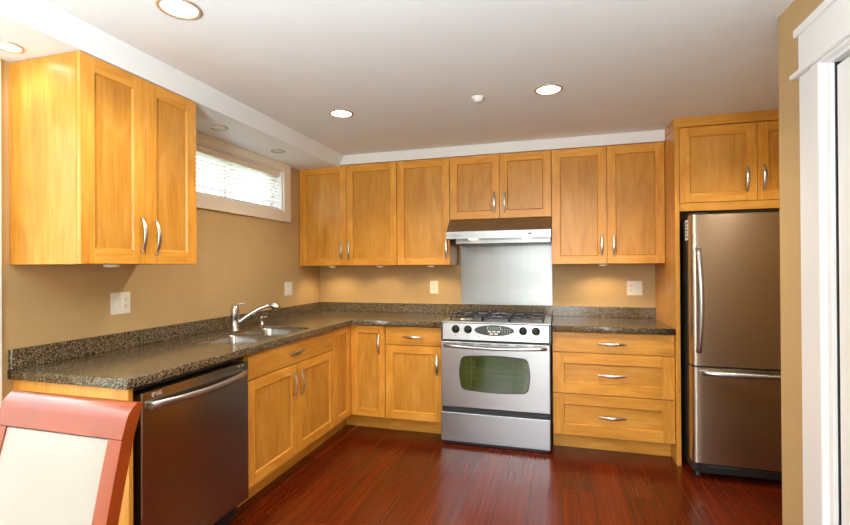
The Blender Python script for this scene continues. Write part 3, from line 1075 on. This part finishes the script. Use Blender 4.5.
# sloping control panel
m = MB()
m.prism([(-0.012, 0.792), (0.045, 0.792), (0.045, 0.913), (0.012, 0.918), (0.0, 0.912)], 'x', 0.018, RWID - 0.018, bev=0.002)
cp = m.build('control_panel', STEEL, rg)
for x0, x1 in ((0.003, 0.0175), (RWID - 0.0175, RWID - 0.002)):
    MB().prism([(-0.006, 0.786), (0.05, 0.786), (0.05, 0.912), (0.014, 0.914), (0.002, 0.905)], 'x', x0, x1, bev=0.003).build('end_cap', PANELGREY, rg)
MB().box((0.010, 0.0, 0.777), (RWID - 0.008, 0.04, 0.7905)).build('gap', BLACK, rg)
SL = math.atan2(0.012, 0.120)
for kx in (0.117, 0.210, 0.612, 0.702):
    kz = 0.870
    ky = -0.012 + 0.012 * (kz - 0.792) / 0.120
    m = MB()
    m.lathe([(0.0, 0.0), (0.030, 0.0), (0.030, -0.004), (0.0255, -0.006), (0.0235, -0.022), (0.0205, -0.025), (0.0, -0.025)], (0, 0, 0), 'y', 28)
    k = m.build('knob', plain('knob_dark', srgb(42, 40, 38), 0.3, metal=0.5, var=0.04) if 'knob_dark' not in bpy.data.materials else bpy.data.materials['knob_dark'], rg)
    k.location = (kx, ky, kz)
    MB().box((-0.005, -0.034, -0.0225), (0.005, -0.023, 0.0225), 0.002).build('grip', bpy.data.materials['knob_dark'], k)
# marks under the knobs
for kx in (0.117, 0.210, 0.290, 0.612, 0.702):
    m = MB()
    yy = -0.012 + 0.012 * (0.822 - 0.792) / 0.120
    m.box((kx - 0.006, yy - 0.0008, 0.820), (kx + 0.002, yy + 0.001, 0.8235)); m.box((kx + 0.004, yy - 0.0008, 0.8205), (kx + 0.009, yy + 0.001, 0.823))
    m.build('marking', INK, cp)
# oval clock panel
m = MB()
ov = [(0.405 + 0.146 * math.cos(a), 0.868 + 0.039 * math.sin(a)) for a in [2 * PI * i / 48 for i in range(48)]]
m.prism(ov, 'y', -0.0105, 0.0, bev=0.0)
op = m.build('clock_panel', PANELGREY, rg)
op.rotation_euler = (0, 0, 0)
m = MB()
m.prism(rounded([(0.37, 0.874), (0.44, 0.874), (0.44, 0.895), (0.37, 0.895)], 0.008), 'y', -0.0115, -0.010)
m.build('display', LCD, op)
m = MB()
for i in range(3):
    m.box((0.360 + i * 0.032, -0.0125, 0.8555), (0.384 + i * 0.032, -0.010, 0.8655), 0.0004)
for i in range(2):
    m.box((0.372 + i * 0.034, -0.0125, 0.8385), (0.398 + i * 0.034, -0.010, 0.8485), 0.0004)
for i in range(4):
    for j in range(3):
        m.box((0.462 + i * 0.018, -0.0112, 0.850 + j * 0.014), (0.468 + i * 0.018, -0.010, 0.853 + j * 0.014))
m.build('buttons', WINK, op)
for s in (-1, 1):
    m = MB()
    arc = [(0.405 + s * (0.040 + 0.010 * math.cos(a)), -0.011, 0.8845 + 0.012 * math.sin(a)) for a in [math.radians(d) for d in range(-90, 91, 30)]]
    m.tube(arc, 0.0016, 6)
    m.build('display_trim', WINK, op)
# oven door
OD0, OD1 = 0.288, 0.776
m = MB()
dx0, dx1 = 0.004, RWID - 0.012
wx0, wx1, wz0, wz1 = 0.158, 0.645, 0.424, 0.668


def bulge(x0, x1, z0, z1, b, n=10, rc=0.045):
    """barrel shaped window outline"""
    pts = []
    for side in range(4):
        for i in range(n):
            t = i / n
            if side == 0:
                pts.append((x0 + rc + (x1 - x0 - 2 * rc) * t, z0 - b * math.sin(PI * t)))
            elif side == 1:
                pts.append((x1 + b * math.sin(PI * t), z0 + rc + (z1 - z0 - 2 * rc) * t))
            elif side == 2:
                pts.append((x1 - rc - (x1 - x0 - 2 * rc) * t, z1 + b * math.sin(PI * t)))
            else:
                pts.append((x0 - b * math.sin(PI * t), z1 - rc - (z1 - z0 - 2 * rc) * t))
        # rounded corner
        cxy = [(x1 - rc, z0 + rc, -PI / 2), (x1 - rc, z1 - rc, 0), (x0 + rc, z1 - rc, PI / 2), (x0 + rc, z0 + rc, PI)][side]
        for i in range(6):
            a = cxy[2] + PI / 2 * i / 6
            pts.append((cxy[0] + rc * math.cos(a), cxy[1] + rc * math.sin(a)))
    return pts


m.box((dx0, -0.008, OD0), (dx1, 0.034, OD1), 0.004, seg=2)
od = m.build('oven_door', STEEL, rg)
wo = bulge(wx0, wx1, wz0, wz1, 0.010)
m = MB().prism(bulge(wx0 - 0.006, wx1 + 0.006, wz0 - 0.006, wz1 + 0.006, 0.010), 'y', -0.0095, -0.007)
m.build('window_frame', BLACK, od)
m = MB().prism(wo, 'y', -0.0108, -0.009)
m.build('window', OVENGLASS, od)
m = MB()
for zz in (0.51, 0.55, 0.59):
    m.box((wx0 + 0.03, -0.0111, zz), (wx1 - 0.03, -0.0106, zz + 0.0012))
for xx in (0.235, 0.535):
    m.box((xx, -0.0111, 0.44), (xx + 0.0012, -0.0106, 0.66))
m.build('rack', plain('oven_rack_wire', srgb(88, 92, 60), 0.4, var=0.03), od)
for i in range(6):
    x = 0.036 + i * 0.130
    MB().box((x, -0.0086, 0.7615), (x + 0.085, -0.007, 0.7665)).build('vent_slot', DARK, od)
pts, rad = [], []
for i in range(19):
    t = i / 18
    pts.append((0.030 + (RWID - 0.066) * t, -0.018 - 0.038 * math.sin(PI * t) ** 0.7, 0.747 - 0.006 * math.sin(PI * t)))
    rad.append(0.0105)
m = MB().tube(pts, rad, 12, flat=(1.1, 0.8), upv=(0, 0, 1))
for x in (0.034, RWID - 0.040):
    m.box((x - 0.010, -0.024, 0.737), (x + 0.010, -0.007, 0.757), 0.003)
m.build('handle', STEEL, od)
# gap with vent, storage drawer
MB().box((0.014, 0.004, 0.248), (RWID - 0.012, 0.03, 0.287)).build('vent_strip', DARK, rg)
m = MB()
for i in range(3):
    m.box((0.03, 0.0005, 0.253 + i * 0.011), (RWID - 0.03, 0.0038, 0.257 + i * 0.011))
m.build('vent_louvre', plain('vent_grey', srgb(70, 78, 82), 0.4, metal=0.4), rg)
MB().box((0.001, -0.010, 0.030), (RWID - 0.012, 0.030, 0.246), 0.004, seg=2).build('storage_drawer', STEEL, rg)
for (fx, fy) in ((0.05, 0.08), (RWID - 0.05, 0.08), (0.05, 0.55), (RWID - 0.05, 0.55)):
    MB().cyl((fx, fy, 0.0), (fx, fy, 0.032), 0.018, seg=16).build('foot', BLACK, rg)
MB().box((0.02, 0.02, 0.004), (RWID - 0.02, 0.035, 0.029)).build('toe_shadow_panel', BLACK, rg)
# burners and grates
for bx, by, br in ((0.185, 0.19, 0.048), (0.185, 0.45, 0.040), (0.405, 0.32, 0.042), (0.622, 0.19, 0.044), (0.622, 0.45, 0.048)):
    b = MB().lathe([(0, 0), (br + 0.028, 0), (br + 0.024, 0.004), (br, 0.006), (br, 0.016), (br * 0.9, 0.018), (0, 0.018)], (bx, by, 0.926), seg=24).build('burner', STEEL, rg)
    MB().lathe([(0, 0.018), (br * 0.82, 0.018), (br * 0.82, 0.026), (br * 0.7, 0.029), (0, 0.029)], (bx, by, 0.926), seg=24).build('burner_cap', IRON, b)
for gx0, gx1 in ((0.060, 0.300), (0.308, 0.502), (0.510, 0.750)):
    m = MB()
    zt = 0.953
    y0, y1 = 0.060, 0.540
    gm = (gx0 + gx1) / 2
    loop = rounded([(gx0, y0), (gx1, y0), (gx1, y1), (gx0, y1)], 0.03, 5)
    m.tube([(p[0], p[1], zt) for p in loop] + [(loop[0][0], loop[0][1], zt)], 0.0052, 8)
    m.tube([(gx0, (y0 + y1) / 2, zt), (gx1, (y0 + y1) / 2, zt)], 0.0048, 8)
    for yc in (0.19, 0.45):
        m.tube([(gx0, yc, zt), (gm - 0.035, yc, zt + 0.004)], 0.0048, 8)
        m.tube([(gx1, yc, zt), (gm + 0.035, yc, zt + 0.004)], 0.0048, 8)
        for a, b_ in ((y0 if yc < 0.3 else (y0 + y1) / 2, yc - 0.035), ((y0 + y1) / 2 if yc < 0.3 else y1, yc + 0.035)):
            m.tube([(gm, a, zt), (gm, b_, zt + 0.004)], 0.0048, 8)
    for px_, py_ in ((gx0, y0 + 0.03), (gx1, y0 + 0.03), (gx0, y1 - 0.03), (gx1, y1 - 0.03), (gx0, 0.30), (gx1, 0.30)):
        m.tube([(px_, py_, zt), (px_, py_, 0.927)], 0.006, 8)
    m.build('grate', IRON, rg)
# raised rear vent trim
m = MB()
m.prism([(0.552, 0.9265), (0.556, 0.940), (0.575, 0.950), (0.640, 0.950), (0.640, 0.9265)], 'x', 0.085, 0.752, bev=0.003)
vt = m.build('rear_vent', GREY, rg)
m = MB()
for i in range(3):
    m.box((0.30 + i * 0.082, 0.585, 0.9495), (0.37 + i * 0.082, 0.625, 0.9508))
m.build('vent_opening', DARK, vt)

# steel splash plate behind the range
sp = MB().box((1.4195, -0.006, 0.9985), (2.211, -0.001, 1.600), 0.001).build('splash_plate', STEELV)
tag(sp, 'brushed stainless splash plate on the wall behind the range', 'splash plate')

# ------------------------------------------------------------------ range hood
HX0, HX1, HF = 1.4045, 2.2085, 0.51
hd = thing('range_hood', 'brushed stainless under-cabinet range hood above the range', 'range hood', (HX0, -HF, 1.553))
hw = HX1 - HX0
m = MB()
m.prism([(0.0, 0.003), (0.0, 0.060), (0.142, 0.168), (HF - 0.008, 0.168), (HF - 0.008, 0.003), (HF - 0.03, 0.003), (HF - 0.03, 0.03), (0.012, 0.03), (0.012, 0.003)], 'x', 0.0, hw)
m.box((0.0, 0.012, 0.003), (0.004, HF - 0.03, 0.03)); m.box((hw - 0.004, 0.012, 0.003), (hw, HF - 0.03, 0.03))
HOODS = steel('hood_steel', (0.31, 0.305, 0.30, 1), 0.33, 'x', 0.05)
m.build('canopy', HOODS, hd)
m = MB()
m.prism([(0.14, 0.025), (0.14, -0.028), (0.19, -0.040), (HF - 0.03, -0.040), (HF - 0.03, 0.025)], 'x', 0.05, hw - 0.006)
m.build('fan_box', HOODS, hd)
m = MB()
for i in range(12):
    m.box((0.16 + i * 0.04, 0.2, -0.0425), (0.185 + i * 0.04, HF - 0.06, -0.0395))
m.build('filter', PANELGREY, hd)
HOODLAMP = emit('hood_lamp_glow', (1.0, 0.78, 0.48, 1), 3.0)
for lx in (0.20, 0.62):
    m = MB().lathe([(0, 0.0), (0.034, 0.0), (0.038, 0.004), (0.038, 0.012), (0, 0.012)], (lx, 0.09, 0.001), seg=24)
    m.build('lamp', HOODLAMP, hd)
m = MB()
for i, x in enumerate((0.60, 0.612, 0.632, 0.642, 0.652, 0.672, 0.684, 0.696, 0.708, 0.72)):
    m.box((x, -0.0012, 0.030), (x + 0.007, 0.0005, 0.036))
m.build('buttons', WINK, hd)
m = MB().box((0.636, -0.0016, 0.027), (0.662, 0.0003, 0.040)); m.build('button_bar', INK, hd)
m = MB()
for i in range(6):
    m.box((0.062 + i * 0.008, -0.0008, 0.027), (0.067 + i * 0.008, 0.0003, 0.034))
m.build('lettering', INK, hd)

# ------------------------------------------------------------------ refrigerator
FX0, FX1, FF = 3.056, 3.962, 0.85
fr = thing('refrigerator', 'stainless steel bottom-freezer refrigerator in the maple surround', 'refrigerator', (FX0, -FF, 0))
fw_ = FX1 - FX0
MB().box((0.006, 0.085, 0.045), (fw_ - 0.004, FF - 0.06, 1.640), 0.004).build('body', BLACK, fr)


def fridge_door(name, z0, z1):
    m = MB()
    prof = []
    n = 20
    for i in range(n + 1):
        t = i / n
        x = fw_ * t
        e = min(t, 1 - t) * fw_
        y = 0.0 - 0.010 * math.sin(PI * t)
        if e < 0.022:
            y += 0.026 * (1 - math.sqrt(max(0, 1 - (1 - e / 0.022) ** 2)))
        prof.append((x, y))
    # refine the rounded left and right edges
    ed = []
    for i in range(7):
        a = PI / 2 * i / 6
        ed.append((0.022 * (1 - math.cos(a)), 0.026 * (1 - math.sin(a))))
    mid = [(fw_ * t, -0.010 * math.sin(PI * t)) for t in [k / 16 for k in range(1, 16)]]
    poly = ed + mid + [(fw_ - x, y) for x, y in reversed(ed)] + [(fw_, 0.075), (0, 0.075)]
    m.prism(poly, 'z', z0, z1)
    o = m.build(name, STEELF, fr)
    return autosmooth(o, 40)


ud = fridge_door('fridge_door', 0.714, 1.652)
fd = fridge_door('freezer_drawer', 0.110, 0.702)
n = 18
pts, rad = [], []
for i in range(n + 1):
    t = i / n
    pts.append((0.034 + 0.005 * math.sin(PI * t), -0.006 - 0.042 * math.sin(PI * t) ** 0.7, 0.800 + 0.640 * t))
    rad.append(0.0175 - 0.002 * abs(2 * t - 1))
m = MB().tube(pts, rad, 12)
for z in (0.800, 1.440):
    m.tube([(0.034, 0.008, z), (0.034, -0.012, z)], [0.017, 0.013], 14)
m.build('handle', STEEL, ud)
pts, rad = [], []
for i in range(n + 1):
    t = i / n
    pts.append((0.050 + (fw_ - 0.1) * t, -0.010 - 0.048 * math.sin(PI * t) ** 0.6, 0.672 + 0.004 * math.sin(PI * t)))
    rad.append(0.0165)
m = MB().tube(pts, rad, 12)
for x in (0.050, fw_ - 0.050):
    m.tube([(x, 0.006, 0.672), (x, -0.014, 0.672)], [0.016, 0.013], 14)
m.build('handle', STEEL, fd)
MB().box((0.01, 0.02, 0.7025), (fw_ - 0.01, 0.07, 0.7135)).build('door_seal', BLACK, fr)
# hinge cover, feet, base grille, stickers
MB().box((0.01, 0.03, 1.6525), (0.10, 0.12, 1.668), 0.004).build('hinge_cover', BLACK, fr)
MB().box((0.05, 0.05, 0.03), (fw_ - 0.03, 0.08, 0.105), 0.004).build('base_grille', BLACK, fr)
m = MB()
m.tube([(0.09, 0.045, 0.078), (0.30, 0.045, 0.078), (0.52, 0.045, 0.076), (0.56, 0.045, 0.088), (0.62, 0.045, 0.088), (0.66, 0.045, 0.074), (0.86, 0.045, 0.074)], 0.003, 6)
m.build('grille_trim', plain('grey_grille_edge', srgb(105, 105, 105), 0.35, metal=0.4), fr)
for fx in (0.035, fw_ - 0.035):
    m = MB()
    m.cyl((fx - 0.014, 0.055, 0.026), (fx + 0.014, 0.055, 0.026), 0.026, seg=20)
    ft = m.build('wheel', BLACK, fr)
    m = MB()
    m.box((fx - 0.03, 0.030, 0.045), (fx + 0.025, 0.075, 0.108), 0.004)
    for k in range(4):
        m.cyl((fx - 0.018 + 0.010 * k, 0.027, 0.062 + 0.010 * (k % 2)), (fx - 0.018 + 0.010 * k, 0.031, 0.062 + 0.010 * (k % 2)), 0.0045, seg=10)
    m.build('bracket', plain('worn_grey_bracket', srgb(60, 60, 58), 0.35, metal=0.7, var=0.4), fr)
m = MB().box((0.0044, 0.10, 1.50), (0.0062, 0.165, 1.63)); st = m.build('sticker', WINK, fr)
m = MB()
for i in range(5):
    m.box((0.0040, 0.108 + (i % 2) * 0.012, 1.515 + i * 0.022), (0.0046, 0.150, 1.525 + i * 0.022))
m.build('print', INK, st)


# ------------------------------------------------------------------ wall plates
def plate(name, label, loc, rz, items, group='wall outlets and switches'):
    """items: list of (kind, x offset); local frame looks to -y, wall at y=0"""
    w = 0.115 if len(items) == 2 else 0.076
    o = thing(name, label, 'outlet' if any(k == 'receptacle' for k, _ in items) else 'switch', loc, rz, group)
    m = MB().box((-w / 2, -0.006, -0.058), (w / 2, -0.0005, 0.058), 0.003, seg=2)
    m.build('plate', PLASTIC, o)
    for kind, x in items:
        if kind == 'rocker':
            m = MB().prism([(-0.0068, 0.034), (-0.0085, 0.0), (-0.0115, -0.034), (-0.003, -0.034), (-0.003, 0.034)], 'x', x - 0.0165, x + 0.0165)
            m.build('rocker', WHITE, o)
        else:
            m = MB().box((x - 0.0165, -0.0085, -0.034), (x + 0.0165, -0.003, 0.034), 0.0015)
            r = m.build('receptacle', PLASTIC, o)
            m = MB()
            for zc in (0.018, -0.018):
                m.box((x - 0.008, -0.0088, zc), (x - 0.0058, -0.0083, zc + 0.009)); m.box((x + 0.0055, -0.0088, zc), (x + 0.008, -0.0083, zc + 0.008))
                m.cyl((x, -0.0088, zc - 0.006), (x, -0.0083, zc - 0.006), 0.0028, seg=10)
            m.build('slots', INK, r)
    return o


plate('wall_outlet', 'white double plate with rocker switch and outlet on the left wall', (0, -2.154, 1.155), PI / 2, [('rocker', -0.025), ('receptacle', 0.025)])
plate('light_switch', 'white switch plate on the left wall near the back corner', (0, -0.556, 1.153), PI / 2, [('rocker', -0.023), ('rocker', 0.023)])
plate('wall_outlet', 'white single outlet on the back wall left of the range', (1.168, 0, 1.149), 0, [('receptacle', 0)])
plate('wall_outlet', 'white double plate with outlet and switch beside the fridge panel', (2.855, 0, 1.153), 0, [('receptacle', -0.025), ('rocker', 0.025)])


# ------------------------------------------------------------------ lights in the place
def lamp(name, parent, loc, power, colr, spot=True, size=0.05, angle=145):
    l = bpy.data.lights.new(name, 'SPOT' if spot else 'POINT')
    l.energy = power
    l.color = colr
    l.shadow_soft_size = size
    if spot:
        l.spot_size = math.radians(angle)
        l.spot_blend = 0.6
    o = bpy.data.objects.new(name, l)
    o.parent = parent
    o.location = loc
    COL.objects.link(o)
    return o


def downlight(label, x, y, z, r, on=True, power=78.0, trim=None, group='recessed ceiling lights'):
    o = thing('recessed_light', label, 'ceiling light', (x, y, z), 0, group)
    m = MB().lathe([(r * 0.80, -0.001), (r * 0.83, -0.006), (r * 0.97, -0.006), (r, -0.003), (r, -0.0004), (r * 0.80, -0.0004)], (0, 0, 0), seg=40)
    m.bm.faces.ensure_lookup_table()
    # open ring: drop the two n-gon caps
    for f in [f for f in m.bm.faces if len(f.verts) > 4]:
        m.bm.faces.remove(f)
    m.build('trim_ring', trim or BRASS, o)
    m = MB().lathe([(0, -0.003), (r * 0.6, -0.0035), (r * 0.81, -0.001), (0, -0.0008)], (0, 0, 0), seg=32)
    m.build('lens', LAMP_ON if on else LAMP_DIM, o)
    if on:
        lamp('bulb', o, (0, 0, -0.02), power, (1.0, 0.90, 0.76))
    return o


TRIM = plain('silver_lamp_trim', srgb(190, 182, 165), 0.35, metal=0.5, var=0.05)
downlight('large lit recessed ceiling light nearest the camera', 0.889, -2.660, CEIL, 0.078, power=22.0)
downlight('lit recessed ceiling light in front of the back left cabinets', 0.935, -1.40, CEIL, 0.078, power=42.0)
downlight('lit recessed ceiling light in front of the range and right cabinets', 2.21, -1.42, CEIL, 0.078, power=62.0)
downlight('lit recessed ceiling light in front of the fridge, behind the tan right wall', 3.44, -1.42, CEIL, 0.078, power=40.0)
downlight('lit recessed light in the soffit at the left edge, beside the wall cabinet', 0.162, -2.775, SOF, 0.052, power=2)
downlight('unlit round recessed light in the soffit over the near end of the window', 0.209, -1.645, SOF, 0.056, on=False, trim=TRIM)
downlight('unlit small recessed light in the soffit nearest the back cabinets', 0.22, -1.025, SOF, 0.054, on=False, trim=TRIM)

sd = thing('sprinkler_cover', 'small white round cap on the ceiling between the lit lights', 'sprinkler', (1.815, -1.416, CEIL))
MB().lathe([(0, -0.0005), (0.040, -0.0005), (0.040, -0.004), (0.030, -0.008), (0.027, -0.018), (0.014, -0.026), (0, -0.028)], (0, 0, 0), seg=28).build('cap', WHITE, sd)

PUCK = emit('puck_glow', (1.0, 0.90, 0.72, 1), 1.4)
for lab, x, y, z, pw in (
        ('round puck light under the left wall cabinet', 0.22, -2.383, 1.360, 0.0),
        ('leftmost puck light under the corner wall cabinet', 0.254, -0.22, UZ0, 1.3),
        ('second puck light, under the right door of the corner wall cabinet', 0.725, -0.22, UZ0, 1.0),
        ('puck light under the single-door wall cabinet by the hood', 1.199, -0.22, UZ0, 1.0),
        ('puck light under the wall cabinet right of the hood', 2.595, -0.22, UZ0, 1.6)):
    p = thing('puck_light', lab, 'cabinet light', (x, y, z), 0, 'puck lights under the wall cabinets')
    MB().lathe([(0, -0.0005), (0.034, -0.0005), (0.034, -0.009), (0.030, -0.012), (0.024, -0.012), (0, -0.012)], (0, 0, 0), seg=28).build('housing', PLASTIC, p)
    MB().lathe([(0, -0.0122), (0.023, -0.0122), (0.021, -0.0138), (0, -0.0145)], (0, 0, 0), seg=24).build('lens', PUCK if pw else PLASTIC, p)
    if pw:
        lamp('bulb', p, (0, 0.0, -0.018), pw * 5.0, (1.0, 0.72, 0.38), size=0.02, angle=150)

# ------------------------------------------------------------------ dining chair (front towards -y)
ch = thing('dining_chair', 'cherry wood dining chair with cream padded back in the left foreground', 'chair', (1.0485, -3.35, 0))


def back_y(z):
    """rear face of the back, local y, curving rearwards towards the top"""
    t = max(0.0, z - 0.45)
    y = -0.02 + 0.205 * t + 0.02 * t * t
    if z > 0.90:
        y += 0.5 * (z - 0.90) ** 1.75
    return y + 0.075


TH = 0.033
zs = [0.0, 0.15, 0.30, 0.44]
for sgn in (-1, 1):
    m = MB()
    path = [(0.0, 0.02), (0.15, 0.035), (0.30, 0.052), (0.45, 0.055), (0.55, back_y(0.55)), (0.65, back_y(0.65)), (0.75, back_y(0.75)), (0.85, back_y(0.85)), (0.936, back_y(0.936))]
    xo, xi = sgn * 0.2135, sgn * 0.1715
    rings = []
    for z, yr in path:
        th = TH if z > 0.4 else 0.036
        rings.append([m.bm.verts.new(p) for p in ((xo, yr, z), (xi, yr, z), (xi, yr - th, z), (xo, yr - th, z))])
    for a, b in zip(rings[:-1], rings[1:]):
        for k in range(4):
            j = (k + 1) % 4
            m.bm.faces.new((a[k], a[j], b[j], b[k]))
    m.bm.faces.new(rings[0]); m.bm.faces.new(rings[-1])
    autosmooth(m.build('back_post', CHERRY, ch), 40)
# top rail
m = MB()
rings = []
for z in (0.934, 0.945, 0.958, 0.972, 0.988, 1.000, 1.010):
    yr = back_y(z)
    th = TH * (1.0 if z < 0.99 else (0.8 if z < 1.005 else 0.5))
    rings.append([m.bm.verts.new(p) for p in ((-0.2135, yr, z), (0.2135, yr, z), (0.2135, yr - th, z + 0.004), (-0.2135, yr - th, z + 0.004))])
for a, b in zip(rings[:-1], rings[1:]):
    for k in range(4):
        j = (k + 1) % 4
        m.bm.faces.new((a[k], a[j], b[j], b[k]))
m.bm.faces.new(rings[0]); m.bm.faces.new(rings[-1])
autosmooth(m.build('top_rail', CHERRY, ch), 50)
# padded back
m = MB()
rows = []
nx, nz = 12, 14
for i in range(nz + 1):
    z = 0.50 + (0.933 - 0.50) * i / nz
    row = []
    for k in range(nx + 1):
        x = -0.171 + 0.342 * k / nx
        e = min(k, nx - k) / (nx / 2); ez = min(i, nz - i) / (nz / 2)
        pf = 0.010 * (1 - (1 - min(1, e * 2.2)) ** 2) * (1 - (1 - min(1, ez * 2.6)) ** 2)
        row.append(m.bm.verts.new((x, back_y(z) - TH + 0.004 - pf, z)))
    rows.append(row)
rb = []
for i in range(nz + 1):
    z = 0.50 + (0.933 - 0.50) * i / nz
    rb.append([m.bm.verts.new((-0.171 + 0.342 * k / nx, back_y(z) - 0.006, z)) for k in range(nx + 1)])
for R_ in (rows, rb):
    for i in range(nz):
        for k in range(nx):
            m.bm.faces.new((R_[i][k], R_[i][k + 1], R_[i + 1][k + 1], R_[i + 1][k]))
for i in range(nz):
    for k in (0, nx):
        m.bm.faces.new((rows[i][k], rows[i + 1][k], rb[i + 1][k], rb[i][k]))
for k in range(nx):
    for i in (0, nz):
        m.bm.faces.new((rows[i][k], rows[i][k + 1], rb[i][k + 1], rb[i][k]))
autosmooth(m.build('back_pad', LEATHER, ch), 60)
# seat
m = MB()
m.box((-0.20, -0.40, 0.395), (0.20, 0.025, 0.44), 0.004)
m.build('seat_frame', CHERRY, ch)
m = MB().box((-0.215, -0.415, 0.4405), (0.215, 0.018, 0.485), 0.018, seg=4)
autosmooth(m.build('seat', LEATHER, ch), 50)
for sgn in (-1, 1):
    m = MB()
    m.tube([(sgn * 0.185, -0.375, 0.395), (sgn * 0.187, -0.380, 0.2), (sgn * 0.188, -0.385, 0.0)], [0.028, 0.024, 0.018], 4)
    m.build('leg', CHERRY, ch)
MB().box((-0.172, 0.03, 0.47), (0.172, 0.055, 0.505), 0.003).build('lower_rail', CHERRY, ch)

bpy.context.view_layer.update()
